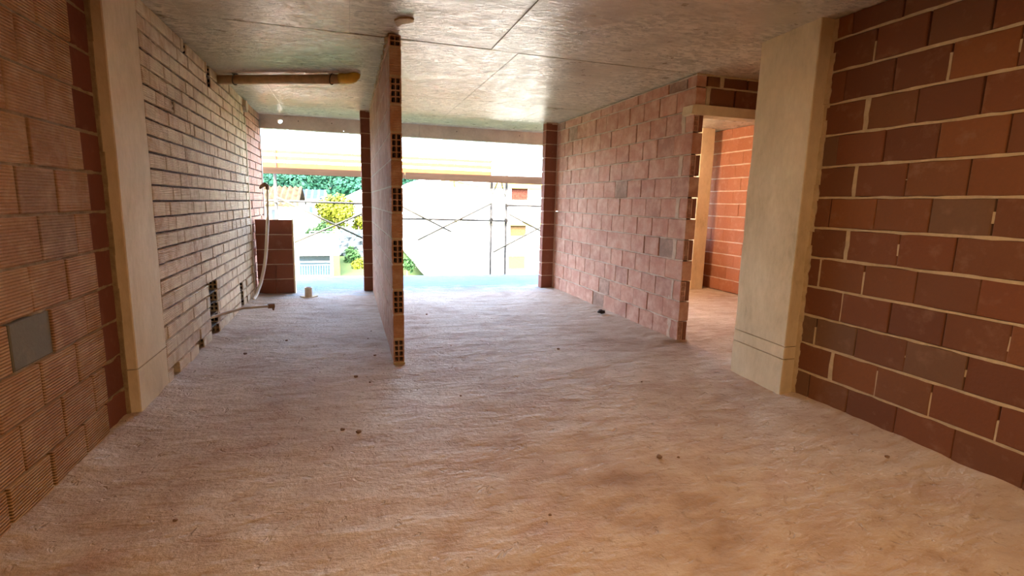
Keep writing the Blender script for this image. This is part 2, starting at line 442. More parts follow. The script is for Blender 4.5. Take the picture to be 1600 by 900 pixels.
# ------------------------------------------------------------------ wall left front (ribbed blocks)
wl = MB(); wl.box((-1.335-.16,-3.6,0),(-1.335-.055,3.66,CEIL))
wall_lf = tag(wl.build('wall_left_front', MT['joint_dark']), 'wall of large ribbed clay blocks with one grey-green block before the narrow concrete column', 'wall', kind='structure')
F = Face(-1.335, 0, '+x'); p = .2165; mort = MB()
MT['brick_closer'] = brick_mat('brick_closer', [(0,(.20,.05,.022)),(1,(.26,.07,.03))], (.34,.17,.09), .08)
MT['brick_green'] = brick_mat('brick_green', [(0,(.17,.15,.09)),(1,(.19,.16,.10))], (.30,.22,.13), .2)
for k in range(13):
    z = -.012+p*k; H = min(p-.014, CEIL-z-.004)
    s = 9
    e = 3.37+rnd.uniform(-.03,.03)
    lay(wall_lf, F, e+.012, 3.625, z, H, .08, MT['brick_closer'], -.014, .002)
    u = s; cuts = [e]
    if e-u > .03: cuts.append(u)
    else:
        u = 3.07 if k % 2 == 0 else 3.21; cuts.append(u)
    while u > -.3:
        u -= .322+rnd.uniform(-.01,.01); cuts.append(u)
    for c_, a in zip(cuts, cuts[1:]):
        mm = MT['brick_ribbed']
        if k == 3 and abs((a+c_)/2-2.62) < .17: mm = MT['brick_green']
        lay(wall_lf, F, a+.008, c_-.008, z, H, .09, mm, 0, .003)
        if rnd.random() < .15: perp(mort, F, a, z, z+H*rnd.uniform(.3,.7), .014, -.012, seed=k)
    if k: bed(mort, F, -.3, 3.64, z-.007, .012, -.015, .014, seed=k+40, step=.03)
for k in range(13): perp(mort, F, 3.628, .02+k*.2, .02+(k+1)*.2, .04, .004+rnd.uniform(-.004,.008), seed=k)
tag(mort.build('mortar', MT['mortar_brown'], wall_lf), kind='stuff')

# ------------------------------------------------------------------ wall left (thin bricks, open dark joints)
wl = MB(); wl.box((-1.27-.24,4.1,0),(-1.27-.10,9.12,CEIL))
wall_left = tag(wl.build('wall_left', MT['joint_black']), 'long wall of thin ribbed pale bricks with open black joints and pipe slots near the floor', 'wall', kind='structure')
F = Face(-1.27, 0, '+x'); p = .1112; mort = MB()
slots = [(5.43,5.74,.04,.53),(6.90,7.06,.03,.31),(7.28,7.36,.03,.13),(7.28,7.34,.22,.31),(4.98,5.13,-.05,.09),(4.28,4.42,-.05,.06),
         (7.83,7.93,2.36,2.50),(5.93,6.07,2.50,2.66),(6.02,6.08,2.4,2.5),(5.18,5.26,2.53,2.67),(5.3,5.36,1.93,2.0),(4.75,4.80,2.03,2.1),(6.55,6.62,2.2,2.28)]
allb = []
for k in range(24):
    z = .012+p*k; H = min(p-.0165+rnd.uniform(-.002,.002), CEIL-z-.004)
    if H < .03: continue
    u = 4.15; cuts = []
    edges = [4.15]
    u += rnd.uniform(.05,.29)
    while u < 7.80:
        edges.append(u); u += rnd.choice((.19,.19,.19,.29,.29,.12,.24))+rnd.uniform(-.008,.008)
    edges.append(7.83); segs = list(zip(edges, edges[1:]))
    u = 7.885; e2 = [u]; u += rnd.uniform(.1,.29)
    while u < 9.0: e2.append(u); u += rnd.choice((.19,.29,.29))+rnd.uniform(-.006,.006)
    e2.append(9.10); segs += list(zip(e2, e2[1:]))
    for a, c_ in segs:
        parts = [(a,c_)]
        for s0,s1,t0,t1 in slots:
            if z+H*.5 > t0 and z+H*.5 < t1:
                np_ = []
                for q0,q1 in parts:
                    if s1 <= q0 or s0 >= q1: np_.append((q0,q1)); continue
                    if s0-q0 > .03: np_.append((q0,s0))
                    if q1-s1 > .03: np_.append((s1,q1))
                parts = np_
        for q0,q1 in parts:
            allb.append((q0, q1, z, H, 'end' if any(abs(q0-sl[1]) < 1e-6 for sl in slots) else None))
    if k and rnd.random() < .99: bed(mort, F, 4.15, 9.1, z-.006, .008, -.020, .014, depth=.07, seed=k+80)
allb.sort(key=lambda q: -(q[1]-q[0])/(q[0]**2))
rest = MB(); rest2 = MB()
allb.sort(key=lambda q: q[4] is None)
for i, (q0,q1,z,H,hl) in enumerate(allb):
    if i < 290:
        lay(wall_left, F, q0+.002, q1-.002, z, H, .09, MT['brick_salmon'] if q0 > 7.87 else MT['brick_thin'], rnd.choice((0,0,0,.003,-.003)), .0015, holes=hl, tilt=.005)
    else:
        pr = rnd.uniform(-.006,.006); c = .003
        a0, a1 = F.P(q0+c, -.09, z), F.P(q1-c, pr, z+H)
        (rest2 if q0 > 7.87 else rest).box((min(a0[0],a1[0]), q0+c, z), (max(a0[0],a1[0]), q1-c, z+H))
if rest2.v: tag(rest2.build('bricks_by_facade', MT['brick_salmon'], wall_left), kind='stuff')
if rest.v: tag(rest.build('bricks_farther', MT['brick_thin'], wall_left), kind='stuff')
tag(mort.build('joint_shade_fill', MT['joint_dark'], wall_left), kind='stuff'); mort = MB()  # dark beds: shade of the open joints put into the fill colour
for k in range(23): perp(mort, F, 7.857, .02+k*.105, .02+(k+1)*.105, .06, .006, seed=k)
tag(mort.build('mortar', MT['mortar'], wall_left), kind='stuff')
mb = MB(); mb.prism([(7.76,2.56),(7.80,2.51),(7.86,2.50),(7.90,2.54),(7.91,2.60),(7.86,2.65),(7.79,2.64)], 'x', -1.30, -1.228)
tag(mb.build('mortar_lump', MT['mortar_pink'], wall_left))
mb = MB(); mb.box((-1.30,9.09,0),(-1.26,9.13,CEIL)); mb.build('plaster_edge', MT['white_wall'], wall_left)

# ------------------------------------------------------------------ wall middle (free-standing partition, end blocks with open cells)
mort = MB(); D = .092; xL, xR = .344, .436; ye = 4.32
F = Face(xL, ye, '+y')   # dummy for typing
p = .2128
core = MB(); core.box((.372,ye+.02,.012),(.408,7.95,CEIL-.03))
wall_mid = tag(core.build('wall_middle', MT['joint_dark']), 'free-standing block partition seen end-on, its end blocks showing open cells', 'wall', kind='structure')
FL = Face(xL, 0, '-x')
for k in range(13):
    z = .012+p*k; H = min(p-.013, CEIL-z-.016)
    hol = (k % 2 == 0)
    u = ye; ed = [u]; u += .30 if hol else .155
    while u < 7.75: ed.append(u); u += .304+rnd.uniform(-.005,.005)
    ed.append(7.94)
    for i, (a, c_) in enumerate(zip(ed, ed[1:])):
        L = c_-a-.006
        # local x runs along +y, so the open end (-x) faces the viewer
        link('brick', brick_me(L, H, D, MT['brick_mid'], 'end' if (hol and i == 0) else None, rnd.randrange(3)), wall_mid,
             ((xL+xR)/2+rnd.uniform(-.0015,.0015), (a+c_)/2, z+H/2), (0,0,math.pi/2+rnd.uniform(-.002,.002)))
    if k:
        mort.box((xL+.004,ye+.004,z-.012),(xR-.004,7.94,z+.001))
# uneven mortar between the top course and the ceiling, and a sill of mortar under the first block
bed(mort, FL, -7.93, -(ye+.02), CEIL-.02, .026, .006, .026, depth=.085, seed=77, step=.03)
mort.prism([(xL-.002,ye-.012),(xR+.002,ye-.012),(xR+.004,ye+.1),(xL-.004,ye+.1)], 'z', -.01, .014)
tag(mort.build('mortar', MT['mortar'], wall_mid), kind='stuff')
# its end pier towards the facade
for k in range(13):
    z = .008+p*k; H = min(p-.012, 2.66-z)
    mb_ = brick_me(.15, H, .19, MT['brick_pier'], None, k % 3)
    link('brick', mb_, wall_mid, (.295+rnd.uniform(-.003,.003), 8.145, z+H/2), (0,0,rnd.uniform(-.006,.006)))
mort = MB(); 
for k in range(1,13): mort.box((.224,8.055,.008+p*k-.013),(.366,8.235,.008+p*k+.001))
mort.box((.215,8.05,2.645),(.375,8.24,CEIL))
mort.box((.366,7.945,0),(.44,8.235,CEIL-.02))
mo = tag(mort.build('mortar', MT['mortar_pink'], wall_mid), kind='stuff')

# ------------------------------------------------------------------ wall partition on the other side (pink blocks) with end pier
core = MB(); core.box((3.29,4.46,.01),(3.325,7.86,CEIL-.02))
wall_p = tag(core.build('wall_right_inner', MT['joint_dark']), 'dusty pink block partition between the wide opening and the doorway', 'wall', kind='structure')
F = Face(3.25, 4.42, '-x'); F2 = Face(3.25, 0, '+x'); p = .2118; mort = MB()
xa, xb = 3.25, 3.365
for k in range(13):
    z = .002+p*k; H = min(p-.012, CEIL-z-.012)
    hol = (k % 2 == 0) and k < 11
    ed = [4.42]; u = 4.42+(.30 if k % 2 else .155)
    while u < 7.80: ed.append(u); u += .302+rnd.uniform(-.01,.01)
    ed.append(7.88)
    for i, (a, c_) in enumerate(zip(ed, ed[1:])):
        L = c_-a-.006
        wob = rnd.uniform(-.0035,.0035)
        if hol and i == 0:
            link('brick', brick_me(L, H, .062, MT['brick_pink'], 'end', rnd.randrange(3)), wall_p, (xa+.031, (a+c_)/2, z+H/2), (0,0,math.pi/2))
            link('brick', brick_me(L, H, .046, MT['brick_pier'], None, rnd.randrange(3)), wall_p, (xb-.023, (a+c_)/2+.004, z+H/2), (0,0,math.pi/2))
            perp(mort, Face(xa,0,'-x'), -(c_+.005), z, z+H, .06, .003, seed=k)
            mort.box((xa+.0605,4.436,z),(xa+.0685,4.56,z+H))
        else:
            link('brick', brick_me(L, H, .115, MT['brick_pink'], None, rnd.randrange(3)), wall_p,
                 ((xa+xb)/2+wob, (a+c_)/2, z+H/2), (rnd.uniform(-.003,.003),0,math.pi/2+rnd.uniform(-.006,.006)))
    if k:
        bed(mort, Face(xa,0,'-x'), -7.88, -4.425, z-.006, .008, .0, .006, depth=.112, seed=k+120)
for i in range(24):
    y = 4.42+i*.144; h = rnd.uniform(.012,.022); mort.box((xa-.004,y,CEIL-h-.006),(xb-.01,y+.146,CEIL-.012))
tag(mort.build('mortar', MT['mortar_pink'], wall_p), kind='stuff')
for k in range(13):
    z = .006+p*k; H = min(p-.012, 2.65-z)
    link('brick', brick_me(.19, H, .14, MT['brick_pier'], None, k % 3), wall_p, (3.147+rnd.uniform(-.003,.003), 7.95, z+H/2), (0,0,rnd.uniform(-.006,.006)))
mort = MB()
for k in range(1,13): mort.box((3.058,7.886,.006+p*k-.013),(3.238,8.01,.006+p*k+.001))
mort.box((3.05,7.88,2.635),(3.26,8.02,CEIL)); mort.box((3.242,7.875,0),(3.262,8.02,CEIL-.03))
tag(mort.build('mortar', MT['mortar_pink'], wall_p), kind='stuff')

# ------------------------------------------------------------------ wall over the doorway with lintel
mb = MB(); mb.box((3.37,4.46,2.375),(6.3,4.53,CEIL-.005))
wall_d = tag(mb.build('wall_doorhead', MT['joint_dark']), 'two courses of dark block over the concrete lintel of the doorway', 'wall', kind='structure')
F = Face(3.25, 4.424, '-y'); mort = MB()
for k, (z, H, ed) in enumerate(((2.378,.160,(.14,.46,.78,1.1,1.42,1.74,2.06,2.38,2.7)), (2.552,.092,(.117,.28,.60,.92,1.24,1.56,1.88,2.2,2.52,2.84)))):
    for a, c_ in zip(ed, ed[1:]): lay(wall_d, F, a+.012, c_-.006, z, H, .09, MT['brick_dark'], 0, .002)
    perp(mort, F, ed[0]+(.0 if k == 0 else .175), z, z+H, .045, .004, seed=k)
bed(mort, F, .1, 2.9, 2.545, .012, .0, .004, depth=.08, seed=3); bed(mort, F, 0, 2.9, 2.655, .012, .0, .004, depth=.08, seed=4)
tag(mort.build('mortar', MT['mortar'], wall_d), kind='stuff')
mb = MB(); mb.prism([(3.205,2.285),(3.215,2.365),(3.25,2.372),(4.6,2.372),(4.6,2.280),(3.25,2.276)], 'y', 4.405, 4.56)
tag(mb.build('lintel', MT['concrete']), 'rough precast concrete lintel spanning the doorway under dark blocks', 'lintel', kind='structure')

# ------------------------------------------------------------------ concrete columns
def column(name, poly, m, label, seams, face):
    mb = MB(); zs = [-.02]+[s for s in seams]+[CEIL+.01]
    e = empty(name, (sum(q[0] for q in poly)/4, sum(q[1] for q in poly)/4, 0))
    tag(e, label, 'column')
    cx, cy = e.location[0], e.location[1]
    pl = [(q[0]-cx, q[1]-cy) for q in poly]
    for a, b_ in zip(zs, zs[1:]):
        mb = MB(); g = .0035
        n = 8; c = .006
        # chamfered outline, slightly uneven along its height
        out = []
        for i in range(4):
            P0 = Vector(pl[i]); A = (Vector(pl[i-1])-P0).normalized(); B = (Vector(pl[(i+1)%4])-P0).normalized()
            out += [P0+A*c, P0+B*c]
        rows = max(2, int((b_-a)/.15)); vv = []; ff = []
        for r in range(rows+1):
            z = a+(g if a > 0 else 0) + (b_-a-(g if a > 0 else 0)-g)*r/rows
            for q in out:
                d = .0022*noise.noise((q[0]*9, q[1]*9, z*4+3))
                vv.append((q[0]*(1+d/.1), q[1]*(1+d/.1), z))
        for r in range(rows):
            for i in range(8): ff.append((r*8+i, r*8+(i+1)%8, r*8+8+(i+1)%8, r*8+8+i))
        ff.append(tuple(range(7,-1,-1))); ff.append(tuple(rows*8+i for i in range(8)))
        mb.add(vv, ff); mb.build('shaft' if b_ > 1 else 'base_band', m, e)
    return e
column('concrete_column', [(3.077,2.893),(3.46,2.893),(3.46,3.481),(3.125,3.481)], MT['concrete'], 'broad squared concrete column with two form seams near its foot, beside the brown block wall', [.275,.372], None)
column('concrete_column', [(-1.27,3.62),(-1.27,4.15),(-1.52,4.15),(-1.52,3.62)], MT['concrete'], 'narrow concrete column between ribbed block wall and thin brick wall, one seam near its foot', [.305], None)
column('concrete_column', [(5.55,7.3),(5.80,7.3),(5.80,7.75),(5.55,7.75)], MT['concrete'], 'pale concrete column in the room seen through the doorway', [], None)

# ------------------------------------------------------------------ back room beyond the doorway
wb = MB(); wb.box((6.055,4.5,0),(6.2,7.95,CEIL))
wall_b = tag(wb.build('wall_back_room', MT['mortar']), 'lit orange block wall at the end of the room seen through the doorway', 'wall', kind='structure')
F = Face(6.0, 7.9, '-x'); p = .208; mort = MB()
for k in range(13):
    z = .01+p*k; H = min(p-.016, CEIL-z-.004); u = 0 if k % 2 else -.15; 
    while u < 3.3:
        a, c_ = max(u,0), min(u+.3, 3.36)
        if c_-a > .05: lay(wall_b, F, a+.004, c_-.004, z, H, .09, MT['brick_orange'], 0, .003)
        u += .302
    if k: bed(mort, F, 0, 3.36, z-.008, .014, .0, .006, seed=k+160)
tag(mort.build('mortar', MT['mortar_pink'], wall_b), kind='stuff')
mb = MB(); mb.box((3.37,7.9,0),(6.2,8.02,.95)); mb.box((3.37,7.9,.95),(3.75,8.02,CEIL))
tag(mb.build('wall_back_room_sill', MT['brick_orange']), 'low parapet under the opening of the room beyond the doorway', 'wall', kind='structure')
mb = MB(); mb.box((3.35,2.95,0),(3.45,3.47,CEIL)); mb.box((6.2,2.8,0),(6.3,4.6,CEIL)); mb.box((3.3,2.8,0),(6.3,2.92,CEIL))
tag(mb.build('wall_passage', MT['brick_dark']), 'plain block walls of the passage behind the broad column', 'wall', kind='structure')
mb = MB(); mb.box((-1.8,-3.75,0),(6.6,-3.6,CEIL))
tag(mb.build('wall_rear', MT['brick_dark']), 'block wall closing the flat behind the viewer', 'wall', kind='structure')

# ------------------------------------------------------------------ low wall by the facade
core = MB(); core.box((-1.25,8.055,0),(-.775,8.15,1.075))
wall_low = tag(core.build('wall_low', MT['mortar_pink']), 'low wall of dark red blocks standing out from the thin brick wall, under the hose', 'wall', kind='structure')
F = Face(-1.27, 8.045, '-y'); p = .2155
for k in range(5):
    z = .008+p*k; ed = [.02,.26,.505] if k < 2 else [.02,.505]
    if k == 2: ed = [.02,.14,.505]
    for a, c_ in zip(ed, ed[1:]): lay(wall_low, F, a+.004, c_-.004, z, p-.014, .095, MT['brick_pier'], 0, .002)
mb = MB(); mb.prism([(8.03,0),(8.17,0),(8.17,1.08),(8.05,1.08)], 'x', -.772, -.752)
mb.build('plaster_edge', MT['concrete'], wall_low)

# ------------------------------------------------------------------ facade beam with a round hole
yb0, yb1, zb = 9.08, 9.22, 2.455
def holed(mb, cx, cz, r, x0, x1, z0, z1, n=24):
    """rectangular block in x/z with a round through hole"""
    for y in (yb0, yb1):
        base = len(mb.v)
        for i in range(n):
            a = 2*math.pi*i/n; dx, dz = math.cos(a), math.sin(a)
            mb.v.append((cx+r*dx, y, cz+r*dz))
            tx = ((x1-cx) if dx > 0 else (x0-cx))/dx if abs(dx) > 1e-6 else 1e9
            tz = ((z1-cz) if dz > 0 else (z0-cz))/dz if abs(dz) > 1e-6 else 1e9
            s = min(tx, tz); mb.v.append((cx+s*dx, y, cz+s*dz))
        for i in range(n):
            j = (i+1) % n; mb.f.append((base+2*i, base+2*i+1, base+2*j+1, base+2*j))
        if y == yb0: b0 = base
        else: b1 = base
    for i in range(n):
        j = (i+1) % n
        mb.f.append((b0+2*i, b0+2*j, b1+2*j, b1+2*i)); mb.f.append((b0+2*i+1, b1+2*i+1, b1+2*j+1, b0+2*j+1))
mb = MB(); s = .11
mb.box((-1.45,yb0,zb),(-.97-s,yb1,CEIL+.01)); holed(mb, -.97, 2.575, .036, -.97-s, -.97+s, zb, CEIL+.01)
mb.box((-.97+s,yb0,zb),(-.09,yb1,CEIL+.01)); holed(mb, -.02, 2.487, .011, -.09, .05, zb, CEIL+.01, 16)
mb.box((.05,yb0,zb),(1.2,yb1,CEIL+.01)); mb.box((1.206,yb0+.002,zb),(6.6,yb1,CEIL+.01)); mb.box((1.1,yb0+.03,zb+.003),(1.3,yb1-.01,CEIL))
beam = tag(mb.build('beam', MT['concrete_grey']), 'concrete edge beam under the ceiling across the open facade, pierced by a round hole', 'beam', kind='structure')
mb = MB()
for x in (-.7,-.2,1.85,3.0):
    mb.tube([(x,yb0-.004,2.59),(x,yb0+.02,2.59)], .008, 8)
tag(mb.build('tie_holes', MT['hole'], beam), kind='stuff')

# ------------------------------------------------------------------ pipes and small things
drain = tag(empty('drain_pipe', (-1.3,6.42,2.60)), 'tan drain pipe with yellow elbow hung under the ceiling from the thin brick wall', 'pipe')
def rel(pts, o): return [(a-o[0], b_-o[1], c_-o[2]) for a,b_,c_ in pts]
PA, PB = Vector((-1.3,6.42,2.605)), Vector((.02,5.85,2.612)); PD = (PB-PA).normalized()
mb = MB(); mb.tube(rel([PA, PB], drain.location), .047, 18); mb.build('pipe', MT['pvc_tan'], drain, True)
mb = MB(); pts = [PB-PD*.06, PB-PD*.02, PB+PD*.01, PB+PD*.05+Vector((0,0,.004)), PB+PD*.085+Vector((0,0,.016)), PB+PD*.105+Vector((0,0,.036)), PB+PD*.11+Vector((0,0,.058))]
mb.tube(rel(pts, drain.location), [.055,.055,.052,.053,.053,.052,.05], 18); mb.build('elbow', MT['pvc_yellow'], drain, True)
for q in (.16, .90):
    C_ = PA.lerp(PB, q); side = PD.cross(Vector((0,0,1))).normalized(); mb = MB()
    loop_ = [C_+side*(.054*math.cos(a))+Vector((0,0,.054*math.sin(a)))+PD*(.012*math.sin(a)) for a in [math.pi/2+i*math.pi/10 for i in range(21)]]
    loop_ = [Vector((q_.x,q_.y,min(q_.z,CEIL))) for q_ in loop_]
    mb.tube(rel([C_+Vector((.03,0,CEIL-C_.z))]+loop_+[C_+Vector((-.03,.01,CEIL-C_.z))], drain.location), .005, 6); mb.build('hanger_wire', MT['wire'], drain)

stub = tag(empty('pipe_stub', (-.555,7.7,0)), 'short cream plastic pipe stub standing up from the floor', 'pipe')
mb = MB()
r0, r1, h = .05, .042, .14; seg = 20; vv = []; ff = []
for r, z in ((r0,-.02),(r0,h),(r1,h),(r1,.03)):
    vv += [(r*math.cos(2*math.pi*i/seg), r*math.sin(2*math.pi*i/seg), z) for i in range(seg)]
for k in range(3):
    for i in range(seg): ff.append((k*seg+i, k*seg+(i+1)%seg, (k+1)*seg+(i+1)%seg, (k+1)*seg+i))
ff.append(tuple(3*seg+i for i in range(seg))); mb.add(vv, ff); mb.build('pipe', MT['pvc_cream'], stub)
mb = MB(); mb.prism([(.11*math.cos(a)*(1+.2*math.sin(3*a)), .10*math.sin(a)) for a in [i*math.pi/8 for i in range(16)]], 'z', -.02, .012)
mb.build('mortar_collar', MT['mortar'], stub)

hose = tag(empty('conduit_hose', (-1.26,7.8,0)), 'pale flexible conduit curving up from the wall foot in front of the low wall', 'hose')
def spline(P, n=8):
    out = []; P = [Vector(q) for q in P]
    for i in range(len(P)-1):
        p0, p1, p2, p3 = P[max(i-1,0)], P[i], P[i+1], P[min(i+2,len(P)-1)]
        for k in range(n):
            s = k/n; out.append(.5*((2*p1)+(p2-p0)*s+(2*p0-5*p1+4*p2-p3)*s*s+(3*p1-p0-3*p2+p3)*s**3))
    out.append(P[-1]); return out
pts = spline([(-1.235,7.48,.03),(-1.225,7.60,.045),(-1.205,7.70,.11),(-1.165,7.8,.25),(-1.10,7.8,.56),(-1.056,7.8,1.0),(-1.045,7.8,1.15),(-1.03,7.8,1.50)])
mb = MB(); mb.tube([q-Vector(hose.location) for q in pts], [.023]*len(pts[:-12])+[.021-.0008*i for i in range(12)], 10); mb.build('hose', MT['hose'], hose, True)
mb = MB(); mb.tube(rel([(-1.03,7.8,1.49),(-1.03,7.8,1.545),(-1.06,7.8,1.56),(-1.10,7.8,1.535),(-1.125,7.8,1.50)], hose.location), [.022,.028,.03,.024,.012], 10); mb.build('bent_tip', MT['cap_brown'], hose)

wp = tag(empty('supply_pipe', (-1.27,5.58,.22)), 'thin pale water pipe sticking out of the floor slot with a brown cap', 'pipe')
mb = MB(); mb.tube(rel([(-1.36,5.45,.205),(-1.29,5.573,.212),(-1.076,5.9,.226),(-.83,6.02,.215)], wp.location), .015, 10); mb.build('pipe', MT['pvc_cream'], wp, True)
mb = MB(); mb.tube(rel([(-.85,6.015,.216),(-.79,6.035,.214)], wp.location), .027, 10); mb.tube(rel([(-.805,6.03,.21),(-.80,6.03,.165)], wp.location), [.02,.008], 8); mb.build('cap', MT['cap_brown'], wp)

def lump(name, loc, s, m, seed, flat=.6):
    bm = bmesh.new(); bmesh.ops.create_icosphere(bm, subdivisions=2, radius=1)
    for q in bm.verts:
        d = 1+.35*noise.noise(q.co*1.7+Vector((seed,0,0)))
        q.co = Vector((q.co.x*s*d, q.co.y*s*d*.9, q.co.z*s*d*flat))
    me = bpy.data.meshes.new(name); bm.to_mesh(me); bm.free(); me.materials.append(m)
    return link(name, me, None, loc)
mb = MB(); mb.prism([(.36,4.02),(.39,3.96),(.45,3.93),(.49,3.945),(.49,4.0),(.455,4.04),(.42,4.07),(.395,4.14),(.375,4.09)], 'z', CEIL-.012, CEIL+.001)
tag(mb.build('mortar_blob', MT['mortar']), 'lump of mortar stuck to the ceiling before the free-standing partition', 'mortar')
o = lump('brick_shard', (3.06,5.75,.045), .05, MT['hole'], 4, .5)
tag(o, 'dark broken shard lying on the floor at the foot of the pink partition', 'rubble')
pts = [(.21,5.53),(.166,5.24),(.203,4.6),(.03,4.04),(.13,3.9),(-.064,3.09),(.028,3.03),(.742,3.445),(1.727,2.254),(2.90,1.94),(.834,1.95),(1.62,2.28),(-.74,2.34),(2.2,3.4),(-.9,4.9),(-.6,5.3),(.9,6.2),(1.9,4.4)]
pm = None
for i, (x, y) in enumerate(pts):
    s = rnd.uniform(.008,.017)
    if pm is None:
        o = lump('pebble', (x,y,.006), .013, MT['crumb'], i); pm = o.data
    else:
        o = link('pebble', pm, None, (x,y,.006), (0,0,rnd.uniform(0,6)))
    k = s/.013; o.scale = (k,k,k)
    # seat on the uneven floor
    z = .010*noise.noise((x*.9,y*.9,1.7))+.008*noise.noise((x*3.1,y*4.3,5))+.005*noise.noise((x*9,y*13,9))
    o.location.z = z+s*.35
    tag(o, 'tiny dark crumb of rubble scattered on the dusty floor', 'pebble', 'crumbs on the floor')

# ------------------------------------------------------------------ outside: ground, scaffold
v = []; f = []; nx, ny = 60, 60
def gz(x, y):
    z = -4.1-1.3*min(1,max(0,(x-3.5)/2))*(1 if y < 45 else 0)
    if y > 42: z += min(1, (y-42)/10)*1.6
    if y > 100: z += ((y-100)/100)*8.2
    return z + (.3*noise.noise((x*.05,y*.05,0)) if y > 30 else 0)
for j in range(ny+1):
    for i in range(nx+1):
        x = -90+200*i/nx; y = 10.2+250*(j/ny)**1.6
        v.append((x, y, gz(x,y)))
for j in range(ny):
    for i in range(nx): a = j*(nx+1)+i; f.append((a,a+1,a+nx+2,a+nx+1))
tag(link('ground', mesh_data('ground', v, f, MT['ground'], True)), 'green sloping ground and hillside outside below the flat', 'ground', kind='structure')

sc = tag(empty('scaffold', (0,10.6,-4.1)), 'steel tube scaffold with crossed braces standing outside the open facade', 'scaffold')
def sp(name, pts, r, m, seg=8):
    mb = MB(); mb.tube(rel(pts, sc.location), r, seg); return mb.build(name, m, sc, True)
for x, zt in ((-1.262,1.86),(2.91,1.83),(3.24,2.0)):
    sp('upright', [(x+.0,10.6,-4.12),(x,10.6,zt)], .029, MT['steel'])
for x0,x1,z0,z1 in ((-1.45,2.9,1.335,1.30),(1.0,3.26,1.03,1.01),(3.24,6.2,1.34,1.33)):
    if x0 < -1: x1 = .95
    sp('ledger', [(x0,10.57,z0),(x1,10.57,z1)], .022, MT['steel'])
for a, b_ in (((-1.25,1.40),(.42,.57)),((-.98,.55),(.95,1.42)),((1.0,1.29),(2.05,.77)),((1.35,.60),(2.9,1.37)),((3.3,1.15),(4.3,.67)),((2.95,.34),(4.3,1.02))):
    sp('diagonal_brace', [(a[0],10.545,a[1]),(b_[0],10.545,b_[1])], .019, MT['brace'])
for x, z in ((-1.262,1.33),(2.91,1.03),(3.24,1.33),(3.24,1.02)):
    mb = MB(); mb.box((x-.035-sc.location[0],-.05,z-.035+4.1),(x+.035,.03,z+.035+4.1)); mb.build('coupler', MT['steel'], sc)
for s in (-1, 1):
    sp('gusset', [(2.91 if s < 0 else 3.24,10.6,1.5 if s < 0 else 1.45),(3.0 if s < 0 else 3.15,10.6,1.72),(3.05 if s<0 else 3.12,10.6,1.85)], .012, MT['steel'])
for i, (y0,y1,z0,z1) in enumerate(((10.50,10.55,1.822,1.935),)):
    mb = MB(); mb.prism([(-1.75,z0),(1.1,z0-.006),(1.1,z1+.002),(-1.75,z1)], 'y', y0, y1)
    tag(mb.build('toe_board', MT['timber']), 'worn brown timber edge board on the scaffold deck over the house roofs', 'board', 'timber edge boards of the scaffold')
    mb = MB(); mb.prism([(1.12,z0-.014),(6.3,z0-.035),(6.3,z1+.03),(1.12,z1+.006)], 'y', y0, y1)
    tag(mb.build('toe_board', MT['timber']), 'worn brown timber edge board on the scaffold deck over the white building', 'board', 'timber edge boards of the scaffold')
for i in range(3):
    mb = MB(); mb.box((-1.75,10.64+i*.2,1.845),(6.3,10.83+i*.2,1.885))
    tag(mb.build('deck_plank', MT['timber']), ['timber deck plank directly behind the scaffold edge boards','middle one of the three timber deck planks of the scaffold','outermost timber deck plank, under the orange barrier'][i], 'plank', 'deck planks of the scaffold')
net = tag(empty('safety_barrier', (0,11.12,1.885)), 'orange banded safety barrier with red posts along the scaffold deck', 'barrier')
for z0, z1 in ((2.235,2.295),(2.11,2.185),(1.93,2.06)):
    mb = MB(); k = 24
    for i in range(k+1):
        x = -1.75+4.8*i/k; s = .012*math.sin(i*.9); mb.v += [(x,s,z0-1.885),(x,s,z1-1.885),(x,s+.004,z0-1.885),(x,s+.004,z1-1.885)]
    for i in range(k):
        q = 4*i; mb.f += [(q,q+4,q+5,q+1),(q+2,q+3,q+7,q+6),(q+1,q+5,q+7,q+3),(q,q+2,q+6,q+4)]
    bd = mb.build('band', MT['red_net'] if z0 < 2 else MT['orange_net'], net)
    if z0 < 2: bd['label'] = 'lowest, redder band'
for x in (-1.29,3.03):
    mb = MB(); mb.tube([(x,-.02,0),(x,-.02,.52 if x > 0 else .44)], .012, 8); mb.build('post', MT['red_post'], net)

# ------------------------------------------------------------------ outside: buildings
def house(name, label): return tag(empty(name, (0,0,0)), label, 'building')
h = house('tiled_house', 'white house with ribbed clay tile roof behind the low wall and hose')
mb = MB(); mb.box((-14,47.2,-4.3),(-3.95,55,1.0)); mb.build('wall', MT['white_wall'], h)
mb = MB(); vv = []; ff = []; n = 90
for i in range(n+1):
    x = -14+10.15*i/n; rz = .10*math.sin(i*math.pi/2)
    vv += [(x,46.6,.80+rz),(x,51.2,2.42+rz),(x,46.6,.70+rz*.3),(x,51.2,2.30)]
for i in range(n):
    q = 4*i; ff += [(q,q+4,q+5,q+1),(q,q+2,q+6,q+4)]
mb.add(vv, ff); mb.add([(-14,51.2,2.42),(-3.85,51.2,2.42),(-3.85,55.8,.8),(-14,55.8,.8)], [(0,1,2,3)])
mb.build('roof', MT['roof_tile'], h)
mb = MB(); mb.box((-6.0,47.1,-.35),(-5.55,47.22,.45)); mb.build('window', MT['window_dark'], h)
h = house('solar_roof_house', 'far white house with blue solar panels on its roof')
mb = MB(); mb.box((-7.1,86,-4.0),(-4.35,94,1.3)); mb.build('wall', MT['white_wall'], h)
mb = MB(); mb.prism([(85.4,1.25),(90,2.85),(94.6,1.25),(94.6,1.1),(90,2.65),(85.4,1.1)], 'x', -7.3, -3.2); mb.build('roof', MT['white_wall'], h)
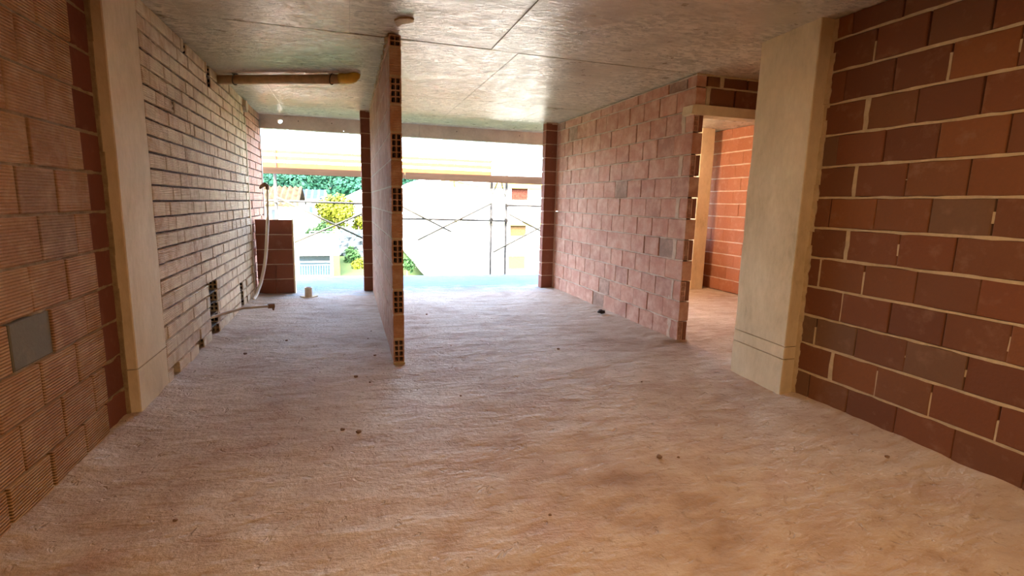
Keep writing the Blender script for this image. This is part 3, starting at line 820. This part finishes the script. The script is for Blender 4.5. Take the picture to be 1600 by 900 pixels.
for i in range(4):
    x0 = -6.95+i*.93; mb = MB()
    for (ya,yb_) in ((85.6,87.4),(87.55,89.7)):
        za, zb_ = 1.25+(ya-85.4)*.348+.05, 1.25+(yb_-85.4)*.348+.05
        mb.add([(x0,ya,za),(x0+.74,ya,za),(x0+.74,yb_,zb_),(x0,yb_,zb_),(x0,ya,za+.05),(x0+.74,ya,za+.05),(x0+.74,yb_,zb_+.05),(x0,yb_,zb_+.05)],
               [(0,3,2,1),(4,5,6,7),(0,1,5,4),(1,2,6,5),(2,3,7,6),(3,0,4,7)])
    mb.build('solar_panel', MT['pv'], h)
for x in (-6.6,-5.6):
    mb = MB(); mb.box((x,85.93,-.75),(x+.5,86.02,.3)); mb.build('window', MT['window_dark'], h)
h = house('gabled_house', 'far white gable house behind the pale green tree')
mb = MB(); mb.prism([(-.6,-4.0),(5.6,-4.0),(5.6,1.5),(2.2,2.75),(-.6,1.4)], 'y', 92, 100); mb.build('wall', MT['white_wall'], h)
mb = MB(); mb.prism([(-1.7,.95),(2.2,2.85),(6.0,1.25),(6.0,1.45),(2.2,3.1),(-1.7,1.15)], 'y', 91.6, 100.3); mb.build('roof', MT['white_wall'], h)

h = house('white_building', 'large white building with three small square windows beyond the scaffold')
mb = MB(); mb.prism([(4.65,2.52),(4.65,-2.9),(5.9,-4.6),(22,-4.6),(22,3.15),(5.7,3.12)], 'y', 41, 52); mb.build('wall', MT['white_wall'], h)
for z0, z1 in ((2.62,3.0),(-.42,-.16)):
    mb = MB(); mb.prism([(8.2,z1),(22,z1),(22,z0),(10.2,z0)], 'y', 40.72, 41.02); mb.build('eaves_band', MT['cream_trim'], h)
for x in (7.1,7.75,8.1):
    mb = MB(); mb.prism([(x,3.1),(x+.32,3.1),(x+.26,2.55),(x+.06,2.55)], 'y', 40.6, 41.02); mb.build('bracket', MT['cream_trim'], h)
for (x0,x1,z0,z1,mm) in ((12.95,14.38,1.68,2.84,'window_brick'),(12.9,14.3,-1.32,-.24,'window_tan'),(12.8,14.3,-4.1,-3.0,'cream_wall')):
    mb = MB()
    t_ = .08
    mb.box((x0-t_,40.93,z0-t_),(x1+t_,41.01,z0)); mb.box((x0-t_,40.93,z1),(x1+t_,41.01,z1+t_)); mb.box((x0-t_,40.93,z0),(x0,41.01,z1)); mb.box((x1,40.93,z0),(x1+t_,41.01,z1))
    fr = mb.build('window', MT['white_wall'], h)
    mb = MB(); mb.box((x0,40.975,z0),(x1,41.02,z1)); mb.build('pane', MT[mm], fr)
h = house('garage_building', 'low white flat-roofed building with a dark opening below the tree')
mb = MB(); mb.box((-3.6,39,-2.62),(-.72,44,-1.40)); mb.box((-3.6,39.8,-4.3),(-.75,44,-2.62)); mb.box((-1.25,39.1,-4.3),(-.8,39.9,-2.62)); mb.build('wall', MT['white_wall'], h)
mb = MB(); mb.box((-3.4,39.7,-3.08),(-1.3,39.82,-2.68)); mb.build('opening', MT['window_dark'], h)
mb = MB(); mb.box((-3.4,39.72,-4.3),(-1.3,39.81,-3.2)); mb.build('garage_door', MT['door_blue'], h)
mb = MB(); mb.box((-1.08,38.9,-4.25),(-.62,39.15,-2.62)); mb.build('post', MT['cream_wall'], h)
g = tag(empty('bar_gate', (-2.4,38.4,-4.1)), 'white bar gate before the low flat-roofed building', 'gate')
mb = MB(); mb.box((-1.1,-.03,.85),(1.12,.03,.92)); mb.box((-1.1,-.03,.1),(1.12,.03,.16)); mb.build('rail', MT['fence_white'], g)
for i in range(14):
    x = -1.08+i*.168; mb = MB(); mb.box((x,-.02,0),(x+.04,.02,.9)); mb.build('bar', MT['fence_white'], g)
g = tag(empty('roof_railing', (-1.7,42,-1.4)), 'white post railing along the flat roof below the tree', 'railing')
mb = MB(); mb.box((-1.1,-.03,.30),(1.2,.03,.36)); mb.box((-1.1,-.03,.14),(1.2,.03,.18)); mb.build('rail', MT['fence_white'], g)
for i in range(7):
    x = -1.08+i*.37; mb = MB(); mb.box((x,-.03,-.02),(x+.06,.03,.36)); mb.build('post', MT['fence_white'], g)
v = []; f = []; nx, nz = 26, 18
for j in range(nz+1):
    for i in range(nx+1):
        x = -.9+3.6*i/nx; z = -4.3+3.0*j/nz
        v.append((x, 46+.25*j/nz*3+.35*noise.noise((x*1.7,z*2.1,2))+.2*noise.noise((x*4,z*4,7)), z+.1*noise.noise((x*3,0,1))))
for j in range(nz):
    for i in range(nx): a = j*(nx+1)+i; f.append((a,a+1,a+nx+2,a+nx+1))
k0 = len(v); v += [(-.9,49,-4.3),(2.7,49,-4.3),(2.7,49,-1.3),(-.9,49,-1.3)]
f.append(tuple([nz*(nx+1)+i for i in range(nx+1)]+[k0+2,k0+3]))
tag(link('retaining_wall', mesh_data('retaining_wall', v, f, MT['rock'])), 'grey rough stone retaining wall under the pale green tree', 'wall')

# ------------------------------------------------------------------ trees
def leaves(n, rx, ry, rz, size, seed, lump_=5):
    r = random.Random(seed); v = []; f = []
    cl = []
    for i in range(lump_):
        a = r.uniform(0, 6.28); e = r.uniform(-.6,1); q = math.sqrt(max(0,1-e*e))
        cl.append((math.cos(a)*q*rx*.55, math.sin(a)*q*ry*.55, e*rz*.55, r.uniform(.40,.62)))
    for i in range(n):
        c = r.choice(cl); d = Vector((r.gauss(0,1),r.gauss(0,1),r.gauss(0,1))).normalized()*(r.uniform(.35,1.2))
        p_ = Vector((c[0]+d.x*rx*c[3], c[1]+d.y*ry*c[3], c[2]+d.z*rz*c[3]))
        nn = (d+Vector((r.uniform(-.8,.8),r.uniform(-.8,.8),r.uniform(-.3,.9)))).normalized()
        a = nn.orthogonal().normalized(); b_ = nn.cross(a); s = size*r.uniform(.6,1.3)
        k = len(v); v += [tuple(p_+a*s), tuple(p_+b_*s*.6), tuple(p_-a*s), tuple(p_-b_*s*.6)]; f.append((k,k+1,k+2,k+3))
    return v, f
def leafmesh(name, m, *a):
    v, f = leaves(*a); me = bpy.data.meshes.new(name); me.from_pydata(v, [], f); me.materials.append(m); return me
def tree(name, loc, parts, label, th, group=None):
    e = tag(empty(name, loc), label, 'tree', group)
    for me, off in parts: link('crown', me, e, off)
    mb = MB(); mb.tube([(0,0,-.3),(.05,.03,th*.5),(0,0,th)], [.16,.12,.06], 8); mb.build('trunk', MT['bark'], e, True)
    return e
tree('leafy_tree', (-1.1,54,-2.6), [(leafmesh('crown', MT['leaf_yellow'], 4200, 2.0,1.5,1.9,.155,3,10), (0.1,0,2.5))], 'yellow-green leafy tree rising beside the solar roof house', 2.6)
tree('leafy_tree', (1.05,55,-2.6), [(leafmesh('crown', MT['leaf_yellow'], 2000, 1.3,1.2,1.1,.13,4,6), (0,0,1.6))], 'small yellow-green tree half behind the slender end pier', 1.8)
def bush(loc, rx, rz, n, m, label, seed, size=.14):
    e = tag(empty('bush', loc), label, 'bush')
    link('foliage', leafmesh('foliage', m, n, rx, rx*.8, rz, size, seed, 7), e, (0,0,rz*.8))
    mb = MB(); mb.tube([(0,0,-.2),(0,0,rz)], [.06,.03], 6); mb.build('stem', MT['bark'], e)
bush((-2.55,50,-2.7), 1.15, 1.15, 1500, MT['leaf_green'], 'dark green bush against the corner of the tiled house', 21)
bush((.25,44.6,-4.1), .75, .95, 1100, MT['leaf_green'], 'green bush in front of the stone retaining wall', 22, .12)
bush((.9,42.0,-4.1), .7, .55, 600, MT['leaf_yellow'], 'low light green bush at the foot of the stone retaining wall', 23, .1)
bush((4.3,40.0,-4.1), .6, .7, 600, MT['leaf_green'], 'green bush at the corner of the large white building', 24, .12)
hm = [leafmesh('crown', MT['leaf_teal'], 950, 3.9,3.6,4.0,.48,40+i,7) for i in range(4)]
tk = MB(); tk.tube([(0,0,-.5),(0,0,5)], [.3,.15], 6); tkm = mesh_data('trunk', tk.v, tk.f, MT['bark'])
for r_ in range(8):
    for c_ in range(7):
        x = -36+c_*9.2+rnd.uniform(-.8,.8)+(4.6 if r_ % 2 else 0); y = 116+r_*11+rnd.uniform(-1,1)
        e = tag(empty('hillside_tree', (x,y,gz(x,y)-.5)), 'dense blue-green tree in the wood on the hillside behind the houses', 'tree', 'trees on the wooded hillside')
        o = link('crown', rnd.choice(hm), e, (0,0,4.2), (0,0,rnd.uniform(0,6))); s = rnd.uniform(.85,1.05); o.scale = (s,s,s)
        link('trunk', tkm, e)
